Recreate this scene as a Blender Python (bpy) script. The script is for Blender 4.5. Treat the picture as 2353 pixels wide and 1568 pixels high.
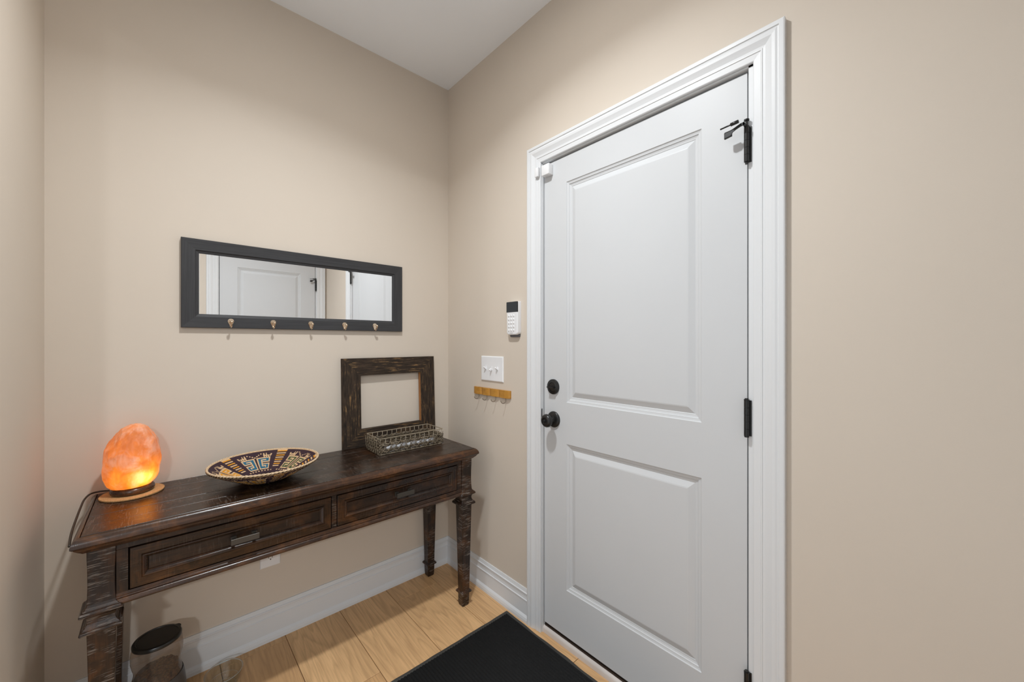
import bpy, bmesh, math, random
from mathutils import Vector, Matrix, noise
PI = math.pi
random.seed(7)

# ------------------------------------------------------------------ camera
scene = bpy.context.scene
for o in list(bpy.data.objects):
    bpy.data.objects.remove(o, do_unlink=True)
COL = scene.collection
F_PX, YAW, CAM, PPY = 895.93, 0.8370, (-1.2458, -1.9378, 1.2748), 786.47
cam_data = bpy.data.cameras.new('camera')
cam = bpy.data.objects.new('camera', cam_data)
COL.objects.link(cam)
cam_data.sensor_fit = 'HORIZONTAL'
cam_data.sensor_width = 36.0
cam_data.lens = 36.0 * F_PX / 2353.0
cam_data.shift_y = (PPY - 784.0) / 2353.0
cam_data.clip_start = 0.02
cam.location = CAM
cam.rotation_euler = (PI / 2, 0, YAW - PI / 2)
scene.camera = cam

# ------------------------------------------------------------------ world, light, exposure
world = bpy.data.worlds.new('world')
scene.world = world
world.use_nodes = True
world.node_tree.nodes['Background'].inputs[0].default_value = (0.93, 0.97, 1.0, 1)
world.node_tree.nodes['Background'].inputs[1].default_value = 0.78

LIGHT = (-0.88, -1.10, 2.7375)
ld = bpy.data.lights.new('downlight_lamp', 'AREA')
ld.shape = 'DISK'
ld.size = 0.09
ld.energy = 15.5
ld.spread = math.radians(138)
ld.color = (0.90, 0.96, 1.0)
lo = bpy.data.objects.new('downlight_lamp', ld)
COL.objects.link(lo)
lo.location = (LIGHT[0], LIGHT[1], 2.7285)

# two ceiling downlights of the open living space beyond the wide opening in the left wall
def house_light(loc, watts):
    d = bpy.data.lights.new('living_room_downlight', 'AREA')
    d.shape = 'DISK'; d.size = 0.22; d.energy = watts; d.color = (0.94, 0.97, 1.0)
    o = bpy.data.objects.new('living_room_downlight', d)
    COL.objects.link(o); o.location = loc
    return o
house_light((-2.45, -4.80, 2.72), 80.0)
house_light((-4.50, -1.10, 2.72), 28.0)

vs = scene.view_settings
vs.view_transform = 'Standard'
vs.look = 'None'
vs.gamma = 1.0
vs.exposure = 0.0
vs.use_curve_mapping = False

# ------------------------------------------------------------------ mesh helpers
class MB:
    """collects shapes for ONE mesh; coordinates in world metres, shifted by org on build"""
    def __init__(s):
        s.v, s.f, s.sm, s.col = [], [], [], []
    def add(s, vs_, fs_, smooth=False):
        b = len(s.v)
        s.v += [tuple(v) for v in vs_]
        for f in fs_:
            s.f.append([i + b for i in f]); s.sm.append(smooth)
        return s
    def box(s, a, b, bev=0.0, seg=2, smooth=False):
        bm = bmesh.new()
        x0, y0, z0 = [min(p, q) for p, q in zip(a, b)]
        x1, y1, z1 = [max(p, q) for p, q in zip(a, b)]
        bmesh.ops.create_cube(bm, size=1)
        for v in bm.verts:
            v.co = Vector((x0 + (v.co.x + .5) * (x1 - x0), y0 + (v.co.y + .5) * (y1 - y0), z0 + (v.co.z + .5) * (z1 - z0)))
        if bev > 0:
            bmesh.ops.bevel(bm, geom=bm.edges[:], offset=bev, segments=seg, affect='EDGES', profile=.5)
        return s.bm(bm, smooth or bev > 0 and seg > 1)
    def bm(s, bm, smooth=False):
        bm.verts.ensure_lookup_table()
        for i, v in enumerate(bm.verts): v.index = i
        s.add([v.co[:] for v in bm.verts], [[v.index for v in f.verts] for f in bm.faces], smooth)
        bm.free()
        return s
    def lathe(s, prof, center, axis='z', seg=32, smooth=True, cap=True):
        """prof: (r, h) pairs; axis 'z' up, '-x' towards the room from wall B, '-y' from wall A"""
        cx, cy, cz = center
        vs_, fs_ = [], []
        n = len(prof)
        for (r, h) in prof:
            for k in range(seg):
                a = 2 * PI * k / seg
                c, d = r * math.cos(a), r * math.sin(a)
                if axis == 'z': p = (cx + c, cy + d, cz + h)
                elif axis == '-x': p = (cx - h, cy + c, cz + d)
                else: p = (cx + c, cy - h, cz + d)
                vs_.append(p)
        for i in range(n - 1):
            for k in range(seg):
                k2 = (k + 1) % seg
                q = [i * seg + k, i * seg + k2, (i + 1) * seg + k2, (i + 1) * seg + k]
                fs_.append(q)
        if cap:
            fs_.append(list(range(seg))[::-1]); fs_.append([(n - 1) * seg + k for k in range(seg)])
        return s.add(vs_, fs_, smooth)
    def tube(s, pts, r, seg=8, closed=False, smooth=True, radii=None):
        pts = [Vector(p) for p in pts]
        n = len(pts)
        vs_, fs_ = [], []
        up = None
        for i, p in enumerate(pts):
            a = pts[(i - 1) % n] if (closed or i > 0) else p
            b = pts[(i + 1) % n] if (closed or i < n - 1) else p
            t = (b - a).normalized() if (b - a).length > 1e-9 else Vector((0, 0, 1))
            if up is None:
                up = Vector((0, 0, 1)) if abs(t.z) < .9 else Vector((1, 0, 0))
            u = (up - t * up.dot(t))
            u = u.normalized() if u.length > 1e-6 else t.orthogonal().normalized()
            up = u
            w = t.cross(u)
            rr = radii[i] if radii else r
            for k in range(seg):
                an = 2 * PI * k / seg
                vs_.append(p + (u * math.cos(an) + w * math.sin(an)) * rr)
        m = n if closed else n - 1
        for i in range(m):
            j = (i + 1) % n
            for k in range(seg):
                k2 = (k + 1) % seg
                fs_.append([i * seg + k, j * seg + k, j * seg + k2, i * seg + k2])
        if not closed:
            fs_.append(list(range(seg))); fs_.append([(n - 1) * seg + k for k in range(seg)][::-1])
        return s.add(vs_, fs_, smooth)
    def prism(s, poly, map3, d0, d1, smooth=False):
        """poly of (a,b); map3(a,b,d) -> xyz"""
        n = len(poly)
        vs_ = [map3(a, b, d0) for a, b in poly] + [map3(a, b, d1) for a, b in poly]
        fs_ = [[i, (i + 1) % n, n + (i + 1) % n, n + i] for i in range(n)]
        fs_ += [list(range(n))[::-1], [n + i for i in range(n)]]
        return s.add(vs_, fs_, smooth)
    def build(s, name, material, parent=None, org=(0, 0, 0), auto=None, fix=True):
        me = bpy.data.meshes.new(name)
        ox, oy, oz = org
        me.from_pydata([(x - ox, y - oy, z - oz) for x, y, z in s.v], [], s.f)
        me.polygons.foreach_set('use_smooth', s.sm)
        if fix:
            bm = bmesh.new(); bm.from_mesh(me)
            bmesh.ops.recalc_face_normals(bm, faces=bm.faces[:]); bm.to_mesh(me); bm.free()
        if auto:
            me.set_sharp_from_angle(angle=math.radians(auto))
        me.update()
        me.materials.append(material)
        o = bpy.data.objects.new(name, me)
        COL.objects.link(o)
        if parent is not None:
            o.parent = parent
        elif org != (0, 0, 0):
            o.location = org
        return o

def tag(o, label=None, cat=None, group=None, kind=None):
    if label: o['label'] = label
    if cat: o['category'] = cat
    if group: o['group'] = group
    if kind: o['kind'] = kind
    return o

def thing(name, label, cat, loc, group=None):
    o = bpy.data.objects.new(name, None)
    COL.objects.link(o)
    o.location = loc
    o.empty_display_size = .05
    return tag(o, label, cat, group)

def struct(o, label=None, cat=None):
    return tag(o, label, cat, kind='structure')

def mitre_rail(e0, e1, inward, prof, map3, m0=1, m1=1):
    """rail between outer corners e0,e1 in plane coords; prof of (w inward, t out)"""
    e0, e1, inward = Vector(e0), Vector(e1), Vector(inward)
    d = (e1 - e0).normalized()
    n = len(prof)
    A = [e0 + inward * w + d * (w * m0) for w, t in prof]
    B = [e1 + inward * w - d * (w * m1) for w, t in prof]
    vs_ = [map3(p[0], p[1], t) for p, (w, t) in zip(A, prof)] + [map3(p[0], p[1], t) for p, (w, t) in zip(B, prof)]
    fs_ = [[i, (i + 1) % n, n + (i + 1) % n, n + i] for i in range(n)]
    fs_ += [list(range(n))[::-1], [n + i for i in range(n)]]
    return MB().add(vs_, fs_)

mapA = lambda a, b, t: (a, -t, b)            # on wall_back (y = 0), a = x, b = z
mapB = lambda a, b, t: (-t, a, b)            # on wall_right (x = 0), a = y, b = z

# ------------------------------------------------------------------ materials
class NT:
    def __init__(s, name):
        s.m = bpy.data.materials.new(name); s.m.use_nodes = True
        s.t = s.m.node_tree; s.n = s.t.nodes; s.l = s.t.links
        s.p = s.n['Principled BSDF']; s.out = s.n['Material Output']
    def node(s, typ, **kw):
        nd = s.n.new(typ)
        for k, v in kw.items():
            if k.startswith('i_'):
                key = k[2:]
                key = int(key) if key.isdigit() else key.replace('_', ' ')
                nd.inputs[key].default_value = v
            else: setattr(nd, k, v)
        return nd
    def link(s, a, b): s.l.new(a, b)
    def ramp(s, fac, stops, interp='LINEAR'):
        r = s.n.new('ShaderNodeValToRGB'); r.color_ramp.interpolation = interp
        el = r.color_ramp.elements
        while len(el) < len(stops): el.new(.5)
        for e, (pos, c) in zip(el, stops):
            e.position = pos; e.color = (*c, 1) if len(c) == 3 else c
        s.link(fac, r.inputs[0]); return r.outputs[0]
    def coords(s, scale=(1, 1, 1), rot=(0, 0, 0), kind='Object', rnd=0):
        tc = s.n.new('ShaderNodeTexCoord'); out = tc.outputs[kind]
        if rnd:
            oi = s.n.new('ShaderNodeObjectInfo')
            mu = s.node('ShaderNodeVectorMath', operation='SCALE'); mu.inputs[0].default_value = (17.3, 31.1, 9.7)
            s.link(oi.outputs['Random'], mu.inputs['Scale'])
            ad = s.node('ShaderNodeVectorMath', operation='ADD')
            s.link(out, ad.inputs[0]); s.link(mu.outputs[0], ad.inputs[1]); out = ad.outputs[0]
        mp = s.n.new('ShaderNodeMapping')
        mp.inputs['Scale'].default_value = scale; mp.inputs['Rotation'].default_value = rot
        s.link(out, mp.inputs['Vector']); return mp.outputs[0]
    def noise(s, vec, scale, detail=4, rough=.5, dist=0):
        nd = s.node('ShaderNodeTexNoise', i_Scale=scale, i_Detail=detail, i_Roughness=rough, i_Distortion=dist)
        s.link(vec, nd.inputs['Vector']); return nd.outputs['Fac']
    def math(s, op, a, b=None, clamp=False):
        nd = s.node('ShaderNodeMath', operation=op, use_clamp=clamp)
        for i, x in enumerate((a, b)):
            if x is None: continue
            if isinstance(x, (int, float)): nd.inputs[i].default_value = x
            else: s.link(x, nd.inputs[i])
        return nd.outputs[0]
    def mix(s, fac, a, b, typ='MIX'):
        nd = s.node('ShaderNodeMix', data_type='RGBA', blend_type=typ)
        for key, x in ((0, fac), (6, a), (7, b)):
            if isinstance(x, (int, float)): nd.inputs[key].default_value = x
            elif isinstance(x, tuple): nd.inputs[key].default_value = (*x, 1)
            else: s.link(x, nd.inputs[key])
        return nd.outputs[2]
    def bump(s, h, strength=.3, dist=.001):
        b = s.node('ShaderNodeBump', i_Strength=strength, i_Distance=dist)
        s.link(h, b.inputs['Height']); s.link(b.outputs[0], s.p.inputs['Normal'])
    def set(s, **kw):
        for k, v in kw.items():
            k = {'color': 'Base Color', 'rough': 'Roughness', 'metal': 'Metallic', 'spec': 'Specular IOR Level', 'coat': 'Coat Weight', 'coatr': 'Coat Roughness', 'trans': 'Transmission Weight', 'ior': 'IOR', 'sheen': 'Sheen Weight'}[k]
            if isinstance(v, (int, float)): s.p.inputs[k].default_value = v
            elif isinstance(v, tuple): s.p.inputs[k].default_value = (*v, 1)
            else: s.link(v, s.p.inputs[k])
        return s

def plain(name, color, rough=.5, metal=0, bump=0, bscale=200, var=.04, spec=.5):
    n = NT(name)
    v = n.coords()
    f = n.noise(v, 6, 3)
    c = n.ramp(f, [(.3, tuple(x * (1 - var) for x in color)), (.7, tuple(min(1, x * (1 + var)) for x in color))])
    n.set(color=c, rough=rough, metal=metal, spec=spec)
    if bump: n.bump(n.noise(v, bscale, 3), bump, .0008)
    return n.m

WALL = (0.645, 0.568, 0.483)
def paint(name, color, rough, bump, scale):
    n = NT(name)
    v = n.coords()
    c = n.ramp(n.noise(v, 2.2, 3), [(.3, tuple(x * .985 for x in color)), (.7, tuple(x * 1.015 for x in color))])
    n.set(color=c, rough=rough, spec=.3)
    n.bump(n.noise(v, scale, 2), bump, .0006)
    return n.m
M_WALL = paint('beige_wall_paint', WALL, .62, .12, 420)
M_CEIL = paint('white_ceiling_paint', (.90, .93, .97), .8, .15, 300)
M_TRIM = paint('white_trim_paint', (.72, .73, .742), .38, .03, 60)
M_DOOR = paint('white_door_paint', (.61, .62, .632), .42, .06, 150)
M_BLACKMETAL = plain('oil_rubbed_black_metal', (.012, .012, .012), .32, .0, .05, 300, .3)
M_WHITEPL = plain('white_plastic', (.82, .82, .83), .35)
M_BLACKPL = plain('black_glossy_plastic', (.012, .012, .013), .12)
M_RUBBER = plain('black_rubber', (.042, .040, .036), .6, 0, .1, 400, .2)
M_PEWTER = plain('brushed_pewter', (.075, .066, .056), .42, .5, .06, 500, .12)
M_BRASS = plain('champagne_metal', (.78, .62, .46), .22, 1.0)
M_STEEL = plain('hook_wire_metal', (.30, .26, .21), .3, 1.0)
M_BRONZE = plain('bronze_sill_metal', (.045, .028, .02), .4, .3)
M_GAP = plain('dark_weatherstrip', (.03, .028, .027), .7)
M_FRAMEBLK = None

def dark_wood(name, axis, base=1.0, saw=1.0, warm=1.0, rough=.33):
    """distressed espresso wood; grain along axis, pale saw marks across it"""
    n = NT(name)
    i = 'xyz'.index(axis)
    g = [16.0, 16.0, 16.0]; g[i] = 1.1
    c = [26.0, 26.0, 26.0]; c[i] = 330.0
    grain = n.noise(n.coords(tuple(g)), 3.0, 7, .6, .7)
    fine = n.noise(n.coords(tuple(x * 5 for x in g)), 4.0, 4, .6, .3)
    blot = n.noise(n.coords((1, 1, 1)), 11.0, 5, .62, .5)
    blot2 = n.noise(n.coords((1, 1, 1)), 16.0, 3, .55)
    rot = [0, 0, 0]; rot[(i + 1) % 3] = .12; rot[(i + 2) % 3] = .10
    sawn = n.noise(n.coords(tuple(c), tuple(rot)), 1.0, 2, .5, .2)
    k = base
    col = n.ramp(grain, [(.25, (.0075 * k, .0042 * k, .0030 * k)), (.5, (.020 * k, .0098 * k, .0056 * k)), (.72, (.046 * k, .0195 * k, .0080 * k))])
    col = n.mix(n.math('MULTIPLY', n.ramp(blot, [(.50, (0, 0, 0)), (.66, (1, 1, 1))]), .8 * warm), col, (.085 * k, .032 * k, .0095 * k))
    col = n.mix(n.math('MULTIPLY', n.ramp(fine, [(.4, (0, 0, 0)), (.7, (1, 1, 1))]), .55), col, (.006, .004, .003))
    sm = n.math('MULTIPLY', n.ramp(sawn, [(.54, (0, 0, 0)), (.62, (1, 1, 1))]), n.ramp(blot2, [(.44, (0, 0, 0)), (.56, (1, 1, 1))]))
    sm = n.math('MULTIPLY', sm, saw, True)
    col = n.mix(n.math('MULTIPLY', sm, .8), col, (.17, .14, .118))
    n.set(color=col, rough=n.ramp(n.math('ADD', n.math('MULTIPLY', blot, .5), n.math('MULTIPLY', fine, .4)), [(.2, (rough - .07,) * 3), (.8, (rough + .14,) * 3)]), spec=.42)
    h = n.math('ADD', n.math('MULTIPLY', sm, 1.0), n.math('MULTIPLY', grain, .5))
    n.bump(h, .4, .0012)
    return n.m
W_X = dark_wood('espresso_wood_along_x', 'x', base=1.15, saw=.20, warm=.75)
W_Y = dark_wood('espresso_wood_along_y', 'y')
W_Z = dark_wood('espresso_wood_upright', 'z', saw=1.0)
W_LEG = dark_wood('espresso_wood_leg', 'z', base=1.1, saw=1.6, warm=1.1)
W_MOULD = dark_wood('espresso_wood_moulding', 'x', base=1.4, saw=.10, warm=.7, rough=.17)
W_MOULDZ = dark_wood('espresso_wood_moulding_z', 'z', base=1.4, saw=.08, warm=.7, rough=.17)
W_TOP = dark_wood('espresso_wood_tabletop', 'x', base=.8, saw=.35, warm=.6, rough=.28)
W_EDGE = dark_wood('espresso_wood_rubbed_edge', 'x', base=2.6, saw=.05, warm=.6, rough=.22)
W_EDGEY = dark_wood('espresso_wood_rubbed_edge_y', 'y', base=2.6, saw=.05, warm=.6, rough=.22)

def barn_wood(name, axis):
    n = NT(name)
    i = 'xyz'.index(axis)
    g = [55.0, 55.0, 55.0]; g[i] = 5.0
    a = n.noise(n.coords(tuple(g), rnd=1), 3.2, 7, .65, .5)
    b = n.noise(n.coords((1, 1, 1), rnd=1), 11.0, 4, .6, .8)
    base = n.ramp(a, [(.3, (.012, .009, .007)), (.5, (.036, .024, .016)), (.7, (.075, .048, .03))])
    tan = n.math('MULTIPLY', n.ramp(a, [(.52, (0, 0, 0)), (.62, (1, 1, 1))]), n.ramp(b, [(.48, (0, 0, 0)), (.62, (1, 1, 1))]))
    n.set(color=n.mix(n.math('MULTIPLY', tan, .8), base, (.27, .155, .065)), rough=.75, spec=.25)
    n.bump(a, .9, .0025)
    return n.m
BW_X = barn_wood('barn_wood_along_x', 'x')
BW_Z = barn_wood('barn_wood_upright', 'z')
M_CUTWOOD = plain('fresh_cut_wood', (.36, .15, .045), .7, 0, .2, 200, .2)

def painted_black(name, axis):
    n = NT(name)
    i = 'xyz'.index(axis); g = [90.0, 90.0, 90.0]; g[i] = 3.0
    a = n.noise(n.coords(tuple(g)), 2.0, 4, .6, .2)
    n.set(color=n.ramp(a, [(.3, (.028, .028, .030)), (.7, (.046, .046, .049))]), rough=.5, spec=.35)
    n.bump(a, .25, .0006)
    return n.m
PB_X = painted_black('charcoal_painted_wood_x', 'x')
PB_Z = painted_black('charcoal_painted_wood_z', 'z')
n = NT('mirror_silvering'); n.set(color=(.975, .98, .98), rough=.004, metal=1.0); M_MIRROR = n.m

def oak():
    n = NT('oak_plank')
    v = n.coords((1, 1, 1), rnd=1)
    sc = n.node('ShaderNodeMapping'); sc.inputs['Scale'].default_value = (1.0, .10, 1.0); n.link(v, sc.inputs[0])
    warp = n.node('ShaderNodeTexNoise', i_Scale=5.5, i_Detail=3, i_Roughness=.5); n.link(sc.outputs[0], warp.inputs['Vector'])
    ringv = n.math('MULTIPLY', warp.outputs['Fac'], 22.0)
    rings = n.math('FRACT', ringv)
    ring = n.ramp(rings, [(0, (.9,) * 3), (.25, (.35,) * 3), (.8, (.0,) * 3), (1, (.9,) * 3)])
    fine = n.node('ShaderNodeMapping'); fine.inputs['Scale'].default_value = (150, 7, 1); n.link(v, fine.inputs[0])
    f2 = n.noise(fine.outputs[0], 1.0, 4, .6)
    oi = n.n.new('ShaderNodeObjectInfo')
    base = n.ramp(oi.outputs['Random'], [(0, (.66, .395, .19)), (.5, (.78, .49, .245)), (1, (.72, .44, .215))])
    blot = n.noise(sc.outputs[0], 9, 3)
    base = n.mix(n.ramp(blot, [(.35, (0, 0, 0)), (.7, (.5,) * 3)]), base, (.47, .275, .13))
    col = n.mix(n.math('MULTIPLY', ring, .40), base, (.33, .185, .085))
    col = n.mix(n.math('MULTIPLY', n.ramp(f2, [(.45, (0, 0, 0)), (.75, (1, 1, 1))]), .5), col, (.38, .215, .10))
    n.set(color=col, rough=.42, spec=.35)
    n.bump(n.math('ADD', f2, n.math('MULTIPLY', ring, .4)), .12, .0006)
    return n.m
M_OAK = oak()

# ------------------------------------------------------------------ the room shell
XL, YF, H = -1.523, -2.27, 2.743      # left wall plane, wall behind the camera, ceiling
T = .12
LEFT_END = -0.62                      # the left wall stops here: cased opening to the house behind the camera
def wall_with_hole(name, mp, a0, a1, h0, h1, hz, ztop):
    m = MB()
    for (p, q, r, s_) in ((a0, h0, 0, ztop), (h1, a1, 0, ztop), (h0, h1, hz, ztop)):
        m.prism([(p, r), (q, r), (q, s_), (p, s_)], mp, 0, -T)
    return struct(m.build(name, M_WALL))
struct(MB().box((XL - T, 0, 0), (T, T, H)).build('wall_back', M_WALL))
D1 = (-.7570, -1.5610, 2.0585)        # rough opening of door_1: y0, y1, top
wall_with_hole('wall_right', mapB, 0, YF - T, D1[0] + .018, D1[1] - .018, D1[2] + .018, H)
m = MB().box((XL - T, 0, 0), (XL, LEFT_END, H)).box((XL - T, LEFT_END, 2.45), (XL, YF - T, H)).box((XL, YF - T, 2.45), (-1.0, YF, H))
struct(m.build('wall_left', M_WALL))
D2 = (-.1005, -.8685, 2.0535)         # door_2, x0, x1, top
mapF = lambda a, b, t: (a, YF + t, b)
wall_with_hole('wall_front', mapF, T, -1.0, D2[0] + .018, D2[1] - .018, D2[2] + .018, H)  # stops short of the left wall: unseen gap added to let fill light in
struct(MB().box((XL - T, YF - T, H), (T, T, H + .1)).build('ceiling', M_CEIL))

# floor slab and its planks
fl = struct(MB().box((XL - T, YF - T, -.05), (T, T, -.012)).build('floor', plain('subfloor', (.05, .04, .03), .9)))
PW = .2285
seams = [-.157 + PW, -.157] + [-.157 - PW * k for k in range(1, 8)]
joints = {0: [-.95], 1: [-.1366, -1.36], 2: [-.82, -2.0], 3: [-.4785, -1.70], 4: [-.0507, -1.27], 5: [-.70, -1.9], 6: [-.3, -1.5], 7: [-1.0]}
for k in range(len(seams) - 1):
    x1, x0 = min(seams[k], .06), max(seams[k + 1], XL)
    if x1 - x0 < .02: continue
    ys = [.0] + joints[k] + [YF]
    for j in range(len(ys) - 1):
        g = .0009
        cx_, cy_ = (x0 + x1) / 2, (ys[j] + ys[j + 1]) / 2
        p = MB().box((x0 + g, ys[j] - g, -.012), (x1 - g, ys[j + 1] + g, 0), .0012, 1).build('plank', M_OAK, None, (cx_, cy_, 0))
        p.parent = fl

# baseboards
BASE = [(0, 0), (.019, 0), (.019, .012), (.0165, .022), (.012, .029), (.0105, .031), (.0105, .094), (.0125, .0955), (.0125, .099), (.0095, .1015), (.0085, .112), (.0088, .121), (.0105, .1245), (.0105, .1285), (.007, .131), (.0055, .139), (.004, .146), (0, .146)]
def baseboard(name, p0, p1, nrm, c0=0, c1=0):
    """p0,p1 floor points; nrm into the room; c=1 mitre for an inside corner"""
    p0, p1, nrm = Vector(p0), Vector(p1), Vector(nrm)
    d = (p1 - p0).normalized(); k = len(BASE)
    A = [p0 + nrm * t + d * t * c0 for t, z in BASE]; B = [p1 + nrm * t - d * t * c1 for t, z in BASE]
    vs_ = [(a.x, a.y, z) for a, (t, z) in zip(A, BASE)] + [(b.x, b.y, z) for b, (t, z) in zip(B, BASE)]
    fs_ = [[i, (i + 1) % k, k + (i + 1) % k, k + i] for i in range(k)] + [list(range(k))[::-1], [k + i for i in range(k)]]
    return struct(MB().add(vs_, fs_).build(name, M_TRIM))
CW = .0765                              # casing width
CL, CR, CT = D1[0] + .005, D1[1] - .017, D1[2] + .0045   # casing inner edges
baseboard('baseboard_back', (XL, 0), (0, 0), (0, -1), 1, 1)
baseboard('baseboard_right', (0, 0), (0, CL + CW), (-1, 0), 1, 0)
baseboard('baseboard_right_of_door', (0, CR - CW), (0, YF), (-1, 0), 0, 1)
baseboard('baseboard_left', (XL, 0), (XL, LEFT_END), (1, 0), 1, 0)

# door casings (colonial profile), w measured from the OUTER edge inwards
CAS = [(0, 0), (0, .0175), (.003, .019), (.0125, .019), (.0140, .0165), (.0165, .0160), (.022, .0178), (.030, .0172), (.038, .0140), (.046, .0112), (.052, .0108), (.0535, .0125), (.0565, .0125), (.058, .0105), (.0745, .0095), (CW, .008), (CW, 0)]
def casing(name, mp, aL, aR, zt):
    """aL/aR inner edges; returns the casing as three mitred boards under one trim"""
    sg = 1 if aL > aR else -1
    oL, oR, oT = aL + sg * CW, aR - sg * CW, zt + CW
    root = struct(mitre_rail((oL, 0), (oL, oT), (-sg, 0), CAS, mp, 0, 1).build(name, M_TRIM))
    mitre_rail((oL, oT), (oR, oT), (0, -1), CAS, mp, 1, 1).build('head_casing', M_TRIM, root)
    mitre_rail((oR, 0), (oR, oT), (sg, 0), CAS, mp, 0, 1).build('side_casing', M_TRIM, root)
    return root
def jamb(root, mp, a0, a1, zt):
    """jamb legs and head lining the opening, with a dark weatherstrip on the stop behind the slab"""
    sg = 1 if a0 > a1 else -1
    for nm, r in (('jamb', (a0 + .0025 * sg, a0 + .03 * sg, 0, zt + .03)), ('jamb', (a1 - .0025 * sg, a1 - .03 * sg, 0, zt + .03)), ('jamb_head', (a0 + .03 * sg, a1 - .03 * sg, zt + .003, zt + .03))):
        a, b, z0, z1 = r
        MB().prism([(a, z0), (b, z0), (b, z1), (a, z1)], mp, -.001, -T).build(nm, M_TRIM, root)
    for r in ((a0 + .0028 * sg, a0 - .008 * sg, 0, zt), (a1 - .0028 * sg, a1 + .008 * sg, 0, zt), (a0, a1, zt - .008, zt + .0028)):
        a, b, z0, z1 = r
        MB().prism([(a, z0), (b, z0), (b, z1), (a, z1)], mp, -.046, -.07).build('door_stop_strip', M_GAP, root)
tr1 = casing('trim_1', mapB, CL, CR, CT); jamb(tr1, mapB, D1[0], D1[1], D1[2] - .0035)
tr3 = casing('trim_3', mapF, D2[0] + .012, D2[1] - .012, D2[2] + .008); jamb(tr3, mapF, D2[0], D2[1], D2[2] - .0035)

# ------------------------------------------------------------------ doors
PAN = [(0, 0), (.0025, .0030), (.0075, .0045), (.0105, .0048), (.0125, .0075), (.0175, .0092), (.0215, .0096), (.0235, .0110), (.0425, .0030), (.0465, .0022)]
def door(name, mp, a0, a1, z0, z1, panels, pa0, pa1):
    """slab with holes for its moulded panels; mp(a, b, t) with t towards the room; slab face at t = 0"""
    th = .044
    m = MB()
    lo, hi = min(a0, a1), max(a0, a1); pl, ph = min(pa0, pa1), max(pa0, pa1)
    zs = [z0] + [z for p in panels for z in p] + [z1]
    def solid(x0, x1, y0, y1): m.prism([(x0, y0), (x1, y0), (x1, y1), (x0, y1)], mp, 0, -th)
    solid(lo, pl, z0, z1); solid(ph, hi, z0, z1)
    for k in range(0, len(zs), 2): solid(pl, ph, zs[k], zs[k + 1])
    root = struct(m.build(name, M_DOOR))
    for (b0, b1) in panels:
        vs_, fs_ = [], []
        for (w, d) in PAN:
            vs_ += [mp(pl + w, b0 + w, -d), mp(ph - w, b0 + w, -d), mp(ph - w, b1 - w, -d), mp(pl + w, b1 - w, -d)]
        k = len(PAN)
        for i in range(k - 1):
            for j in range(4):
                fs_.append([i * 4 + j, i * 4 + (j + 1) % 4, (i + 1) * 4 + (j + 1) % 4, (i + 1) * 4 + j])
        fs_.append([(k - 1) * 4 + j for j in range(4)])
        # back side
        b = len(vs_)
        vs_ += [mp(pl, b0, -th), mp(ph, b0, -th), mp(ph, b1, -th), mp(pl, b1, -th)]
        fs_.append([b, b + 1, b + 2, b + 3])
        for j in range(4): fs_.append([j, (j + 1) % 4, b + (j + 1) % 4, b + j])
        MB().add(vs_, fs_).build('panel', M_DOOR, root)
    return root

def hinge(parent, mp, a, z, sgn, stop=False, length=.1016):
    """knuckle barrel at plane coordinate a; sgn = direction of the slab along a"""
    base = MB()
    seg = 18
    def cyl(mb, z0, z1, r, off=.0075, aa=None):
        aa = a if aa is None else aa
        vs_, fs_ = [], []
        for zz in (z0, z1):
            for k in range(seg):
                an = 2 * PI * k / seg
                vs_.append(mp(aa + r * math.cos(an), zz, off + r * math.sin(an)))
        for k in range(seg):
            k2 = (k + 1) % seg; fs_.append([k, k2, seg + k2, seg + k])
        fs_ += [list(range(seg)), [seg + k for k in range(seg)]]
        mb.add(vs_, fs_, True)
    n5 = 5; L = length / n5
    for k in range(n5):
        cyl(base, z - length / 2 + k * L + .0004, z - length / 2 + (k + 1) * L - .0004, .0068)
    base.prism([(a - sgn * .0015, z - length / 2), (a - sgn * .0105, z - length / 2), (a - sgn * .0105, z + length / 2), (a - sgn * .0015, z + length / 2)], mp, .0022, -.001)
    h = base.build('hinge', M_BLACKMETAL, parent, auto=40)
    pin = MB()
    zt = z + length / 2
    if not stop:
        cyl(pin, zt, zt + .003, .0072); cyl(pin, zt + .003, zt + .006, .005)
        cyl(pin, z - length / 2 - .003, z - length / 2, .006)
    else:
        cyl(pin, zt, zt + .016, .0034); cyl(pin, zt + .016, zt + .0195, .0068); cyl(pin, z - length / 2 - .006, z - length / 2, .004)
    pin.build('pin', M_BLACKMETAL, h, auto=40)
    if stop:
        s = MB()
        t0 = .024
        # curved arm with a wide bumper pad
        top = [(.000, .006), (.010, .0045), (.022, .000), (.030, -.003), (.036, -.0045), (.052, -.0055)]
        bot = [(.052, -.0215), (.036, -.0195), (.030, -.0115), (.022, -.0075), (.010, -.0035), (.000, -.003)]
        pts = [(a + sgn * x, zt + .0005 + y) for x, y in top + bot]
        s.prism(pts, mp, t0, t0 + .003)
        s.prism([(a, zt - .003), (a + sgn * .004, zt - .003), (a + sgn * .004, zt + .005), (a, zt + .005)], mp, .006, t0 + .003)
        s.build('door_stop_arm', M_BLACKMETAL, h)
        s = MB().prism([(a + sgn * .034, zt - .019), (a + sgn * .054, zt - .022), (a + sgn * .054, zt - .0055), (a + sgn * .034, zt - .0035)], mp, t0 - .006, t0)
        s.build('bumper_pad', M_RUBBER, h)
        p0, p1 = Vector(mp(a + sgn * .012, zt + .0085, t0 + .012)), Vector(mp(a + sgn * .060, zt + .0045, t0 + .012))
        s = MB().tube([p0, p1], .0022, 10)
        q = p0 + (p1 - p0) * .42
        s.tube([p0, q], .0048, 12)
        s.build('door_stop_rod', M_BLACKMETAL, h)
    return h

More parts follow.
